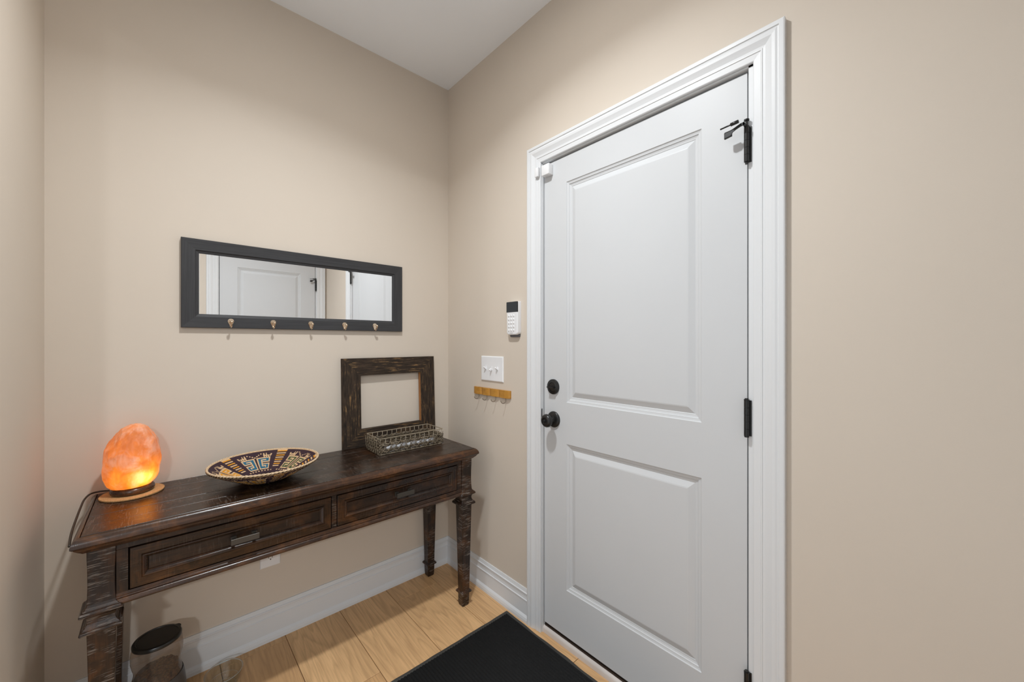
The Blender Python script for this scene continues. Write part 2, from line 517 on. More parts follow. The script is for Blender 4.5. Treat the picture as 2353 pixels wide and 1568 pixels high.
SL, SR, SZ0, SZ1 = -.7597, -1.5572, .0465, 2.0505
REC = .010                              # the slab face sits back from the wall plane
mapD = lambda a, b, t: (REC - t, a, b)
door1 = door('door_1', mapD, SL, SR, SZ0, SZ1, [(.2395, .8496), (1.0228, 1.9425)], -.8832, -1.4296)
tag(door1, 'white two-panel entry door with black knob and deadbolt, beside the console table', 'door')
hinge(door1, mapB, -1.5612, 1.838, 1, True); hinge(door1, mapB, -1.5612, 1.058, 1); hinge(door1, mapB, -1.5612, .283, 1)
# knob
KY, KZ = -.8146, .9430
rose = MB().lathe([(.0345, 0), (.0345, .004), (.033, .0065), (.029, .0085), (.020, .0105), (.0155, .0115), (.0145, .016)], (REC, KY, KZ), '-x', 40).build('knob', M_BLACKMETAL, door1, auto=50)
MB().lathe([(.0125, .012), (.0125, .018), (.0105, .020), (.0105, .027), (.0135, .029), (.0150, .031), (.0205, .0335), (.0258, .038), (.0280, .044), (.0276, .0495), (.0250, .0545), (.0205, .0580), (.0165, .0595), (.0140, .0595), (.0130, .0575), (.0090, .0570)], (REC, KY, KZ), '-x', 40).build('knob_handle', M_BLACKMETAL, rose, auto=50)
MB().lathe([(.0058, .057), (.0058, .0625), (.0045, .0645)], (REC, KY, KZ), '-x', 16).box((REC - .0685, KY - .0016, KZ - .0045), (REC - .0625, KY + .0016, KZ + .0045), .0006).build('turn_button', M_BLACKMETAL, rose, auto=50)
# deadbolt
DZ = 1.0830
dbl = MB().lathe([(.0325, 0), (.0325, .005), (.0315, .0075), (.0230, .0100), (.0190, .0115), (.0175, .0095), (.0120, .0095)], (REC, KY + .002, DZ), '-x', 40).build('deadbolt', M_BLACKMETAL, door1, auto=50)
m = MB()
for sgn in (1,):
    pts = []
    for k in range(24):
        an = 2 * PI * k / 24
        pts.append((KY + .002 + .0205 * math.cos(an), DZ - .001 + .0052 * math.sin(an)))
    m.prism(pts, mapD, .008, .016)
    m.prism([(KY + .002 + (y - KY - .002) * .92, DZ - .001 + (z - DZ + .001) * .55) for y, z in pts], mapD, .016, .0265)
m.build('thumb_turn', M_BLACKMETAL, dbl)
# strike plate lip on the latch jamb
m = MB()
pts = [(-.7545, KZ + .040)] + [(-.7543 + .0055 * math.cos(t), KZ + .015 + .024 * math.sin(t)) for t in [PI / 2 - PI * k / 12 for k in range(13)]] + [(-.7545, KZ - .010)]
m.prism(pts, mapB, -.0005, .0022)
m.build('strike_plate', M_BLACKMETAL, tr1)
# threshold
th = MB()
th.prism([(.004, 0), (.0035, .016), (.006, .0235), (.011, .027), (.020, .0275), (.020, 0)], lambda a, b, d: (a, d, b), CL - .002, CR + .002, True)
th = struct(th.build('trim_2', plain('worn_white_threshold_wood', (.66, .60, .56), .5, 0, .2, 120, .12), auto=40))
m = MB().prism([(.0135, .02), (.0135, .0335), (.019, .036), (.026, .036), (.028, .0315), (.036, .0315), (.040, .033), (.11, .037), (.11, .0)], lambda a, b, d: (a, d, b), D1[0], D1[1])
m.build('bronze_sill', M_BRONZE, th)
MB().box((REC + .004, SL, SZ0 - .0065), (REC + .040, SR, SZ0 - .0002)).build('door_sweep', M_GAP, door1)

# door_2 on the wall behind the camera: seen in the mirror
mapF2 = lambda a, b, t: (a, YF + t, b)
door2 = door('door_2', mapF2, D2[0] - .002, D2[1] + .002, .012, 2.0475, [(.2485, .8535), (1.0235, 1.9390)], -.2325, -.7385)
tag(door2, 'second white two-panel door, seen only in the wall mirror', 'door')
hinge(door2, mapF2, D2[0] + .001, 1.838, -1, True); hinge(door2, mapF2, D2[0] + .001, 1.058, -1); hinge(door2, mapF2, D2[0] + .001, .283, -1)
r2 = MB()
for prof in ([(.0345, 0), (.0345, .004), (.029, .0085), (.0155, .0115), (.0105, .020), (.0105, .027), (.0205, .0335), (.028, .044), (.0250, .0545), (.0130, .0595)],):
    seg = 32; vs_ = []
    for (r, h) in prof:
        for k in range(seg):
            an = 2 * PI * k / seg
            vs_.append((-.81 + r * math.cos(an), YF + h, .9455 + r * math.sin(an)))
    fs_ = [[i * seg + k, i * seg + (k + 1) % seg, (i + 1) * seg + (k + 1) % seg, (i + 1) * seg + k] for i in range(len(prof) - 1) for k in range(seg)]
    fs_.append([(len(prof) - 1) * seg + k for k in range(seg)])
    r2.add(vs_, fs_, True)
r2.build('knob', M_BLACKMETAL, door2, auto=50)

# ------------------------------------------------------------------ recessed ceiling light
dl = thing('recessed_downlight', 'round recessed ceiling downlight lighting the entry', 'ceiling light', (LIGHT[0], LIGHT[1], H))
MB().lathe([(.062, -.0005), (.064, -.003), (.086, -.003), (.090, -.0005)], (0, 0, 0), 'z', 40, cap=False).build('trim_ring', M_TRIM, dl)
nl = NT('lit_diffuser'); nl.p.inputs['Emission Color'].default_value = (1, .97, .93, 1); nl.p.inputs['Emission Strength'].default_value = 440.0; nl.set(color=(.9, .9, .9))
MB().lathe([(.046, -.0012), (.062, -.0012)], (0, 0, 0), 'z', 40, cap=False).build('diffuser', nl.m, dl)
lo.parent = dl; lo.location = (0, 0, -.0025)

# ------------------------------------------------------------------ console table
TX0, TX1, TYF, TYB, TZ = -1.4015, -.1255, -.4215, -.0330, .7638
tb = thing('console_table', 'dark espresso console table with two drawers and square tapered legs', 'table', (-.7645, -.215, 0))
TO = (-.7645, -.215, 0)
def T_(mb, name, mat_, parent=tb, auto=None): return mb.build(name, mat_, parent, TO, auto)
# top: sawn boards framed by a moulded edge
ny = 5
bw = (TYB - TYF) / ny
for k in range(ny):
    y0 = TYF + k * bw
    MB().box((TX0, y0 + .0003, .742), (TX1, y0 + bw - .0003, TZ - (.0003 if k % 2 else 0)), .0008, 1).build('top_board', W_TOP, tb, TO)
EDGE = [(.0018, .7415), (.0018, TZ - .0016), (.0026, TZ - .0006), (.0055, TZ - .0010), (.0105, TZ - .0052), (.0155, TZ - .0125), (.0178, TZ - .0190), (.0178, TZ - .0245), (.0150, TZ - .0275), (.0125, TZ - .0290), (.0100, TZ - .0330), (.0050, TZ - .0390), (.0005, TZ - .0430), (-.0030, TZ - .0470), (-.012, TZ - .0490), (-.0300, TZ - .0490), (-.03, .7415)]
def edge_rail(name, p0, p1, out, m0, m1, mat_):
    p0, p1, out = Vector(p0), Vector(p1), Vector(out)
    d = (p1 - p0).normalized(); k = len(EDGE)
    A = [p0 + out * w - d * w * m0 for w, z in EDGE]; B = [p1 + out * w + d * w * m1 for w, z in EDGE]
    vs_ = [(a.x, a.y, z) for a, (w, z) in zip(A, EDGE)] + [(b.x, b.y, z) for b, (w, z) in zip(B, EDGE)]
    fs_ = [[i, (i + 1) % k, k + (i + 1) % k, k + i] for i in range(k)] + [list(range(k))[::-1], [k + i for i in range(k)]]
    return MB().add(vs_, fs_, True).build(name, mat_, tb, TO, 35)
edge_rail('top_edge', (TX0, TYF), (TX1, TYF), (0, -1), 1, 1, W_EDGE)
edge_rail('top_edge', (TX0, TYF), (TX0, TYB), (-1, 0), 1, 1, W_EDGEY)
edge_rail('top_edge', (TX1, TYF), (TX1, TYB), (1, 0), 1, 1, W_EDGEY)
edge_rail('top_edge', (TX0, TYB), (TX1, TYB), (0, 1), 1, 1, W_EDGE)
# legs: square section with flanges
LEG = [(.716, .0278), (.690, .0276), (.655, .0266), (.615, .0262), (.585, .0270), (.566, .0282), (.560, .0300), (.5555, .0345), (.553, .0352), (.552, .0385), (.5475, .0415), (.5430, .0415), (.5405, .0385), (.538, .0330), (.533, .0290), (.525, .0272), (.516, .0285), (.509, .0325), (.506, .0365), (.5035, .0372), (.5025, .0400), (.4970, .0415), (.4935, .0405), (.491, .0350), (.4885, .0300), (.487, .0277), (.30, .0240), (.0800, .0200), (.0775, .0205), (.0745, .0245), (.0725, .0255), (.0715, .0275), (.0675, .0285), (.0640, .0275), (.0610, .0225), (.0590, .0200), (.0200, .0190), (.0060, .0180), (.0000, .0160)]
lx = (-1.3652, -.1505); ly = (-.3725, -.0475)
def leg_mesh(cx_, cy_):
    m = MB(); vs_, fs_ = [], []
    for (z, h) in LEG:
        c = .0016
        for (sx, sy) in ((1, -1), (1, 1), (-1, 1), (-1, -1)):
            ring = [(sx * h, sy * (h - c)), (sx * (h - c), sy * h)]
            if sx * sy > 0: pass
            else: ring = ring[::-1]
            for q in ring: vs_.append((cx_ + q[0], cy_ + q[1], z))
    k = 8
    for i in range(len(LEG) - 1):
        for j in range(k): fs_.append([i * k + j, i * k + (j + 1) % k, (i + 1) * k + (j + 1) % k, (i + 1) * k + j])
    fs_ += [list(range(k)), [(len(LEG) - 1) * k + j for j in range(k)]]
    return m.add(vs_, fs_)
for x in lx:
    for y in ly: T_(leg_mesh(x, y), 'leg', W_LEG)
# apron: rails and stiles around the two drawer openings
AX0, AX1, AY = -1.3374, -.1785, -.3945
DR = [(-1.3110, -.7690), (-.7475, -.2055)]; DZ0, DZ1 = .5755, .6925
m = MB().box((AX0, AY, DZ1 + .002), (AX1, -.370, .7165), .0008, 1)
T_(m, 'apron_rail', W_X)
for a, b in ((AX0, DR[0][0] - .002), (DR[0][1] + .002, DR[1][0] - .002), (DR[1][1] + .002, AX1)):
    T_(MB().box((a, AY, .566), (b, -.372, DZ1 + .002), .0006, 1), 'stile', W_Z)
T_(MB().box((AX0, AY + .003, .56), (AX1, -.372, DZ0 - .002)), 'drawer_rail', W_X)
BM = [(-.370, .5735), (AY - .0005, .5735), (AY - .0015, .5665), (AY - .0050, .5655), (AY - .0060, .5625), (AY - .0045, .5605), (AY - .0080, .5590), (AY - .0110, .5550), (AY - .0118, .5495), (AY - .0100, .5450), (AY - .0050, .5425), (-.370, .5425)]
T_(MB().prism(BM, lambda a, b, d: (d, a, b), AX0 + .0, AX1, True), 'lower_moulding', W_EDGE, auto=30)
for x, s_ in ((lx[0], -1), (lx[1], 1)):
    xo = x + s_ * .0225
    T_(MB().box((xo, -.346, .5455), (xo - s_ * .018, -.074, .7165)), 'side_apron', W_Y)
T_(MB().box((AX0, -.066, .5455), (AX1, -.048, .7165)), 'back_apron', W_X)
T_(MB().box((AX0, -.372, .552), (AX1, -.066, .558)), 'dust_panel', W_X)
DRP = [(0, -.012), (0, .0010), (.0012, .0022), (.0240, .0022), (.0250, .0045), (.0268, .0060), (.0290, .0062), (.0308, .0052), (.0352, .0006), (.0354, -.0012), (.0368, -.0016), (.0394, -.0044), (.0396, -.0065), (.0396, -.012)]
for (x0, x1) in DR:
    dr = T_(MB().box((x0 + .03, AY + .0065, DZ0 + .03), (x1 - .03, AY + .016, DZ1 - .03)), 'drawer', W_X)
    x0 += .0008; x1 -= .0008; z0, z1 = DZ0 + .0008, DZ1 - .0008
    mp = lambda a, b, t: (a, AY - t, b)
    for e0, e1, inn, w_ in (((x0, z0), (x1, z0), (0, 1), W_MOULD), ((x1, z1), (x0, z1), (0, -1), W_MOULD), ((x0, z1), (x0, z0), (1, 0), W_MOULDZ), ((x1, z0), (x1, z1), (-1, 0), W_MOULDZ)):
        r = mitre_rail(e0, e1, inn, DRP, mp)
        r.sm = [True] * len(r.f)
        r.build('drawer_moulding', w_, dr, TO, 28)
    cxh = (x0 + x1) / 2 - .0005; zh = .6345
    hb = MB().box((cxh - .0385, AY - .0245, zh - .0090), (cxh + .0385, AY - .0195, zh + .0090), .0006, 1)
    h = hb.build('handle', M_PEWTER, dr, TO)
    for sx in (-1, 1):
        xx = cxh + sx * .0285
        hp = MB().box((xx - .0045, AY - .0205, zh - .0045), (xx + .0045, AY + .008, zh + .0045), .0004, 1)
        hp.box((xx - .0080, AY - .0005, zh - .0085), (xx + .0080, AY + .008, zh + .0085), .0004, 1)
        for o_ in [hp.build('handle_post', M_PEWTER, dr, TO)]: pass

# ------------------------------------------------------------------ wall mirror with hooks
MX0, MX1, MZ0, MZ1 = -1.1885, -.2955, 1.3305, 1.6715
mir = thing('wall_mirror', 'long charcoal framed mirror with five small coat hooks on its lower rail', 'mirror', ((MX0 + MX1) / 2, 0, MZ0))
MO = ((MX0 + MX1) / 2, 0, MZ0)
MF = [(0, .001), (0, .0165), (.0015, .0180), (.0420, .0155), (.0430, .0125), (.0440, .0120), (.0525, .0095), (.0535, .0085), (.0535, .001)]
for e0, e1, inn, w_ in (((MX0, MZ0), (MX1, MZ0), (0, 1), PB_X), ((MX1, MZ1), (MX0, MZ1), (0, -1), PB_X), ((MX0, MZ1), (MX0, MZ0), (1, 0), PB_Z), ((MX1, MZ0), (MX1, MZ1), (-1, 0), PB_Z)):
    mitre_rail(e0, e1, inn, MF, mapA).build('frame_rail', w_, mir, MO)
MB().box((MX0 + .048, -.0070, MZ0 + .048), (MX1 - .048, -.003, MZ1 - .048)).build('mirror_glass', M_MIRROR, mir, MO)
def coat_hook(x, z):
    m = MB()
    pts = [(.0000, -.0175), (.0030, -.0165), (.0045, -.0080), (.0085, .0010), (.0102, .0070), (.0090, .0125), (.0055, .0160), (0, .0172), (-.0055, .0160), (-.0090, .0125), (-.0102, .0070), (-.0085, .0010), (-.0045, -.0080), (-.0030, -.0165)]
    m.prism([(x + a, z + b) for a, b in pts], mapA, .0160, .0192)
    path, rad = [], []
    for k in range(15):
        u = k / 14
        an = PI * (1.0 + .92 * u)
        path.append((x, -(.0185 + .0140 * (1 + math.cos(an))), z - .0090 + .0110 * math.sin(an) + .012 * u * u)); rad.append(.0030 - .0006 * math.sin(PI * u))
    m.tube(path, .003, 10, radii=rad)
    e = path[-1]
    bm = bmesh.new(); bmesh.ops.create_uvsphere(bm, u_segments=14, v_segments=10, radius=.0056)
    for v in bm.verts: v.co += Vector((e[0], e[1], e[2] + .003))
    m.bm(bm, True)
    h = m.build('coat_hook', M_BRASS, mir, MO, 40)
    for sx in (-1, 1):
        MB().lathe([(.0019, .0185), (.0019, .0202), (.0006, .0206)], (x + sx * .0055, 0, z + .0085), '-y', 10).build('screw', M_STEEL, h, MO)
for k in range(5): coat_hook(-1.0355 + k * .1477, 1.3515)

# ------------------------------------------------------------------ empty barn-wood picture frame
FX0, FX1, FH = -.6045, -.1085, .4325
fr = thing('picture_frame', 'empty rustic barn-wood picture frame leaning against the wall', 'picture frame', (-.3565, -.042, TZ))
FO = (0, 0, 0)
fr.rotation_euler = (math.radians(-2.3), 0, math.radians(.4))
hw = (FX1 - FX0) / 2
FRP = [(0, 0), (0, .0225), (.002, .0240), (.084, .0240), (.0855, .0225), (.0855, 0)]
mpf = lambda a, b, t: (a, -t + .024, b)
for e0, e1, inn, w_ in (((-hw, 0), (hw, 0), (0, 1), BW_X), ((hw, FH), (-hw, FH), (0, -1), BW_X), ((-hw, FH), (-hw, 0), (1, 0), BW_Z), ((hw, 0), (hw, FH), (-1, 0), BW_Z)):
    r = mitre_rail(e0, e1, inn, FRP, mpf).build('frame_rail', w_, fr)
    r.data.materials.append(M_CUTWOOD)
    for p in r.data.polygons:
        c = p.center
        if p.normal.x < -.8 and .07 < hw - c.x < .1: p.material_index = 1

# ------------------------------------------------------------------ woven wire basket
BX0, BX1, BY0, BY1, BZ, BH = -.5170, -.1900, -.2450, -.0960, TZ, .0770
M_WIRE = plain('brown_basket_wire', (.30, .245, .175), .45, .1, .1, 300, .2)
def straw_mat():
    n = NT('woven_seagrass')
    a = n.noise(n.coords((1, 1, 1), rnd=1), 160, 4, .6, .4)
    b = n.noise(n.coords((1, 1, 1)), 40, 3)
    c = n.ramp(a, [(.3, (.05, .037, .024)), (.5, (.16, .122, .08)), (.7, (.32, .255, .17))])
    n.set(color=n.mix(n.math('MULTIPLY', b, .4), c, (.08, .06, .04)), rough=.42); n.bump(a, .6, .001)
    return n.m
M_STRAW = straw_mat()
bk = thing('wire_basket', 'shallow brown wire basket woven with seagrass, in front of the frame', 'basket', ((BX0 + BX1) / 2, (BY0 + BY1) / 2, TZ))
BO = ((BX0 + BX1) / 2, (BY0 + BY1) / 2, TZ)
def rrect(x0, x1, y0, y1, z, r=.006, n_=4):
    pts = []
    for (cx_, cy_, a0) in ((x1 - r, y0 + r, -PI / 2), (x1 - r, y1 - r, 0), (x0 + r, y1 - r, PI / 2), (x0 + r, y0 + r, PI)):
        for k in range(n_ + 1):
            a = a0 + PI / 2 * k / n_
            pts.append((cx_ + r * math.cos(a), cy_ + r * math.sin(a), z))
    return pts
MB().tube(rrect(BX0, BX1, BY0, BY1, BZ + BH - .002), .0022, 8, True).build('rim_wire', M_WIRE, bk, BO)
MB().tube(rrect(BX0 + .003, BX1 - .003, BY0 + .003, BY1 - .003, BZ + .0026), .0024, 8, True).build('base_wire', M_WIRE, bk, BO)
nlong, nshort = 13, 5
ups = []
for k in range(nlong + 1):
    x = BX0 + .004 + (BX1 - BX0 - .008) * k / nlong
    for y in (BY0 + .001, BY1 - .001): ups.append((x, y))
for k in range(1, nshort):
    y = BY0 + (BY1 - BY0) * k / nshort
    for x in (BX0 + .001, BX1 - .001): ups.append((x, y))
me_up = None
for (x, y) in ups:
    if me_up is None:
        o = MB().tube([(0, 0, .002), (0, 0, BH - .002)], .0013, 6).build('upright_wire', M_WIRE, bk)
        me_up = o.data
    else:
        o = bpy.data.objects.new('upright_wire', me_up); COL.objects.link(o); o.parent = bk
    o.location = (x - BO[0], y - BO[1], 0)
for k in range(4):
    y = BY0 + .012 + (BY1 - BY0 - .024) * k / 3
    MB().tube([(BX0 + .004, y, BZ + .003), (BX1 - .004, y, BZ + .003)], .0014, 6).build('floor_wire', M_WIRE, bk, BO)
# horizontal rope bands on the four sides; the right end leaves a hand hole at the rim
def band(p0, p1, z, n_, amp, r, nm='rope_band'):
    p0, p1 = Vector((*p0, z)), Vector((*p1, z)); d = p1 - p0
    nr = Vector((-d.y, d.x, 0)).normalized()
    m = MB()
    for strand in range(3):
        pts, steps = [], n_ * 8
        for i in range(steps + 1):
            u = i / steps
            ph = PI * n_ * u
            tw = 2 * PI * (strand / 3 + u * n_ * .5)
            pts.append(p0 + d * u + nr * (amp * math.sin(ph) + .0022 * math.cos(tw)) + Vector((0, 0, (strand - 1) * .0036 + .0012 * math.sin(tw))))
        m.tube(pts, r, 6)
    return m.build(nm, M_STRAW, bk, BO)
for z in (.0185, .0450): 
    band((BX0, BY0 + .002), (BX1, BY0 + .002), BZ + z, nlong, .0035, .0030)
for z in (.0180, .0330, .0480):
    band((BX1, BY1 - .002), (BX0, BY1 - .002), BZ + z, nlong, .0030, .0028)
    band((BX1 - .002, BY0), (BX1 - .002, BY1), BZ + z, nshort, .0030, .0028)
    band((BX0 + .002, BY1), (BX0 + .002, BY0), BZ + z, nshort, .0038, .0032)
band((BX0 + .002, BY1), (BX0 + .002, BY0), BZ + .0600, nshort, .0038, .0030)
# diagonal lashings crossing over the bands
def lash(p0, p1, n_, z0, z1, nr, lean):
    p0, p1, nr = Vector((*p0, 0)), Vector((*p1, 0)), Vector((*nr, 0))
    for k in range(n_):
        m = MB()
        for sg in lean:
            pts = []
            for i in range(9):
                u = i / 8
                w = (k + .5 + sg * (u - .5) * .95) / n_
                q = p0 + (p1 - p0) * w + nr * (.0045 + .0035 * math.sin(PI * u)) + Vector((0, 0, z0 + (z1 - z0) * u))
                pts.append(q)
            m.tube(pts, .0014, 6)
        m.build('lashing', M_STRAW, bk, BO)
lash((BX0, BY0), (BX1, BY0), nlong, BZ + .008, BZ + .034, (0, -1), (1, -1))
lash((BX0, BY0), (BX1, BY0), nlong, BZ + .034, BZ + .062, (0, -1), (1,))
lash((BX0, BY1), (BX1, BY1), nlong, BZ + .044, BZ + .060, (0, -1), (1,))
lash((BX0, BY0), (BX0, BY1), 6, BZ + .006, BZ + .068, (-1, 0), (1, -1))
lash((BX1, BY0), (BX1, BY1), 5, BZ + .006, BZ + .052, (1, 0), (1, -1))
# unidentified white contents behind the weave, built as one generic glossy body
random.seed(3)
m = MB()
nx_ = 60
vs_, fs_ = [], []
for i in range(nx_ + 1):
    x = BX0 + .035 + (BX1 - BX0 - .075) * i / nx_
    w = .0012 * math.sin(i * 1.9) + .001 * math.sin(i * .7 + 1)
    for (dy, z) in ((.0135, .0070), (.0125 + w, .0210 + w), (.0145 + w, .0370 + .8 * w), (.022, .0400), (.0300, .0220), (.0300, .0070)):
        vs_.append((x, BY0 + dy, BZ + z))
for i in range(nx_):
    for j in range(6):
        fs_.append([i * 6 + j, i * 6 + (j + 1) % 6, (i + 1) * 6 + (j + 1) % 6, (i + 1) * 6 + j])
fs_ += [list(range(6)), [nx_ * 6 + j for j in range(6)]]
m.add(vs_, fs_, True)
wp = m.build('white_contents', plain('glossy_white_surface', (.83, .84, .88), .18, 0, .25, 90, .05), None, ((BX0 + BX1) / 2, BY0 + .022, BZ + .007), 40)
tag(wp, 'glossy white contents inside the wire basket, glimpsed through its weave', 'packet')

# ------------------------------------------------------------------ woven bowl with key motifs
BC = (-.9535, -.2385); BR = .1725; NR = 24; PITCH = .005; NA = 720
bowl = thing('woven_bowl', 'shallow coiled basket bowl with plum, cream, gold and blue key patterns', 'bowl', (BC[0], BC[1], TZ))
PLUM, CREAM, GOLD, BLUE, GREEN = (.050, .024, .034), (.66, .47, .28), (.66, .31, .022), (.030, .15, .24), (.080, .105, .045)
MOT = ['CCCCCCCCCC', 'CBBBBBBBBC', 'CBBCCCCBBC', 'CBBCBBBBBC', 'CBBCCCCCCC', 'CBBCDDDDDD', 'CBBCCCCCCC', 'CBBCBBBBBC', 'CBBCCCCBBC', 'CBBBBBCBBC', 'CBBBBBBBBC', 'CCCCCCCCCC']
ACC = {0: BLUE, 1: GOLD, 2: GOLD, 3: GOLD, 4: GREEN}
def bowl_color(row, ang):
    """row counted from the rim inwards, ang in degrees"""
    if row < 1: return CREAM
    k = int(((ang - 95 + 36) % 360) // 72); d = (ang - 95 - 72 * k + 180) % 360 - 180
    acc = ACC[k]; ad = abs(d)
    if ad > 29.5:                          # radial column of ticks
        if row == 1 and ad > 28: return CREAM
        if 2 <= row <= 17 and row % 2 == 0: return GOLD if row % 4 == 2 else CREAM
        return PLUM
    if 7 <= row <= 18:
        if ad < 1.7 or ad > 21.7: return PLUM
        ch = MOT[row - 7][min(9, int((ad - 1.7) / 2.0))]
        return {'C': CREAM, 'B': acc, 'D': PLUM}[ch]
    if row == 6:
        if ad < .9: return CREAM
        if 11.5 < ad < 21.7: return CREAM if int(ad / 1.5) % 2 == 0 else PLUM
    if row == 5:
        if 2 < abs(ad) < 4: return CREAM
        if 11.5 < ad < 20: return CREAM
        if 20.6 < ad < 22.6: return CREAM
    if row == 4:
        if 4.8 < ad < 6.4 : return CREAM
        if 11.5 < ad < 13.5: return CREAM
        if 14.8 < ad < 16.4 or 21 < ad < 23: return CREAM
    if row == 3:
        if 7.8 < ad < 9.6 or 11.5 < ad < 12.8 or 15 < ad < 16.2: return CREAM
    if row == 20 and int(ang / 4) % 2 == 0: return CREAM
    return PLUM
def bowl_h(r): return .0045 + .0600 * max(0.0, (r - .055) / .1175) ** 1.2
def coil_shell(name, inner):
    sub = 4
    rings = []
    for row in range(NR):
        for j in range(sub):
            u = (j + .5) / sub
            r = BR - PITCH * (row + u) + PITCH * .5
            rings.append((r, row, .0012 * math.sin(PI * u)))
    vs_, fs_, cols = [], [], []
    for (r, row, bulge) in rings:
        z = bowl_h(r)
        slope = (bowl_h(r + .001) - bowl_h(r - .001)) / .002
        L = math.hypot(1, slope)
        off = (.0008 + bulge) * (1 if inner else -1) - (0 if inner else .0042)
        nx, nz = -slope / L, 1 / L
        for k in range(NA):
            a = 2 * PI * k / NA
            wob = .0003 * math.sin(a * 180 + row) 
            rr, zz = r + nx * (off + wob), z + nz * (off + wob)
            vs_.append((rr * math.cos(a), rr * math.sin(a), max(zz, .0008) if not inner else zz))
    for i in range(len(rings) - 1):
        for k in range(NA):
            k2 = (k + 1) % NA
            fs_.append([i * NA + k, (i + 1) * NA + k, (i + 1) * NA + k2, i * NA + k2])
            row = rings[i + 1][1] if i % sub == sub - 1 else rings[i][1]
            c = bowl_color(row, (k + .5) * 360 / NA)
            if not inner:
                h = noise.noise(Vector((k * .16, i * .9, 3)))
                if h > .36: c = CREAM
                elif h < -.30: c = PLUM
            s_ = 1 + .16 * noise.noise(Vector((k * .45, i * 1.3, 9)))
            cols.append(tuple(x * s_ for x in c))
    last = (len(rings) - 1) * NA
    fs_.append([last + k for k in range(NA)]); cols.append(PLUM)
    me = bpy.data.meshes.new(name); me.from_pydata(vs_, [], fs_)
    ca = me.color_attributes.new('weave', 'FLOAT_COLOR', 'CORNER')
    buf = []
    for p, c in zip(me.polygons, cols): buf += [*c, 1.0] * p.loop_total
    ca.data.foreach_set('color', buf)
    me.polygons.foreach_set('use_smooth', [True] * len(me.polygons))
    me.materials.append(M_WEAVE)
    o = bpy.data.objects.new(name, me); COL.objects.link(o); o.parent = bowl
    return o
n = NT('coiled_raffia'); at = n.node('ShaderNodeAttribute', attribute_name='weave')
fz = n.noise(n.coords(), 420, 3, .6)
n.set(color=n.mix(n.math('MULTIPLY', fz, .5), at.outputs['Color'], at.outputs['Color'], 'MULTIPLY'), rough=.7, spec=.25); n.bump(fz, .5, .0008)
M_WEAVE = n.m
coil_shell('bowl_interior', True); coil_shell('bowl_exterior', False)
n = NT('braided_rim_straw'); fz = n.noise(n.coords(), 260, 4, .6)
n.set(color=n.ramp(fz, [(.3, (.42, .27, .15)), (.55, (.66, .50, .33)), (.75, (.78, .66, .47))]), rough=.7, spec=.25); n.bump(fz, .7, .001)
m = MB()
for st in range(2):
    pts = []
    for k in range(360):
        a = 2 * PI * k / 360; ph = 45 * a + st * PI
        r = BR + .0022 + .0017 * math.cos(ph); z = bowl_h(BR) + .0012 + .0017 * math.sin(ph)
        pts.append((r * math.cos(a), r * math.sin(a), z))
    m.tube(pts, .0023, 6, True)
m.build('braided_rim', n.m, bowl)

# ------------------------------------------------------------------ round cork mat and salt lamp
LC = (-1.3150, -.1000)
cm = MB().lathe([(.0790, 0), (.0805, .0008), (.0805, .0042), (.0795, .0050), (.0003, .0050)], (LC[0], LC[1], TZ + .0003), 'z', 64)
n = NT('cork'); fz = n.noise(n.coords(), 320, 4, .65); n.set(color=n.ramp(fz, [(.3, (.30, .15, .06)), (.6, (.52, .30, .13)), (.8, (.62, .40, .2))]), rough=.8, spec=.2); n.bump(fz, .4, .0008)
tag(cm.build('cork_mat', n.m, None, (LC[0], LC[1], TZ), 40), 'round cork mat under the glowing salt lamp', 'mat')
sl = thing('salt_lamp', 'glowing orange rock salt lamp on a dark wooden base', 'lamp', (LC[0], LC[1], TZ + .0055))
SO = (0, 0, 0)
M_LBASE = dark_wood('lamp_base_wood', 'x', base=2.6, saw=0, warm=1.0, rough=.25)
MB().lathe([(.0480, 0), (.0535, .003), (.0560, .0095), (.0550, .0165), (.0500, .0215), (.0420, .0235), (.0003, .0235)], (0, 0, 0), 'z', 48).build('lamp_base', M_LBASE, sl, SO, 60)
# chiselled rock: tall dome with upright facets
random.seed(21)
RP = [(0, .052), (.010, .0610), (.030, .0685), (.060, .0730), (.090, .0740), (.115, .0720), (.140, .0655), (.160, .0560), (.175, .0450), (.186, .0320), (.193, .0170), (.196, 0.0)]
def rock_r(z):
    for (z0, r0), (z1, r1) in zip(RP, RP[1:]):
        if z <= z1: return r0 + (r1 - r0) * (z - z0) / (z1 - z0)
    return 0.0
planes = []
for k in range(30):
    an = random.uniform(0, 2 * PI); el = random.uniform(-.20, .95)
    planes.append((Vector((math.cos(an) * math.cos(el), math.sin(an) * math.cos(el), math.sin(el))), random.uniform(.87, .97)))
bm = bmesh.new(); bmesh.ops.create_icosphere(bm, subdivisions=6, radius=1)
for v in bm.verts:
    d = v.co.normalized()
    zz = .098 + .098 * math.sin(math.asin(max(-1, min(1, d.z))))
    hr = math.hypot(d.x, d.y)
    r = rock_r(zz)
    p = Vector((d.x / hr * r, d.y / hr * r, zz)) if hr > 1e-5 else Vector((0, 0, zz))
    q = Vector((p.x / .074, p.y / .074, (p.z - .085) / .111))
    ql = q.length; qd = q / ql; lim = 1.0
    for nrm, dist in planes:
        c = nrm.dot(qd)
        if c > .25: lim = min(lim, dist / (c * ql)) 
    sc = max(.86, min(1.0, lim))
    sc *= 1 + .024 * noise.noise(d * 3.1 + Vector((5, 1, 2))) + .012 * noise.noise(Vector((d.x * 12, d.y * 12, d.z * 4)))
    v.co = Vector((p.x * sc + .004 * (p.z - .09) / .1, p.y * sc * .96, .0235 + 1.045 * (p.z if p.z < .085 else .085 + (p.z - .085) * sc)))
rm = MB().bm(bm, True)
n = NT('himalayan_salt')
v = n.coords()
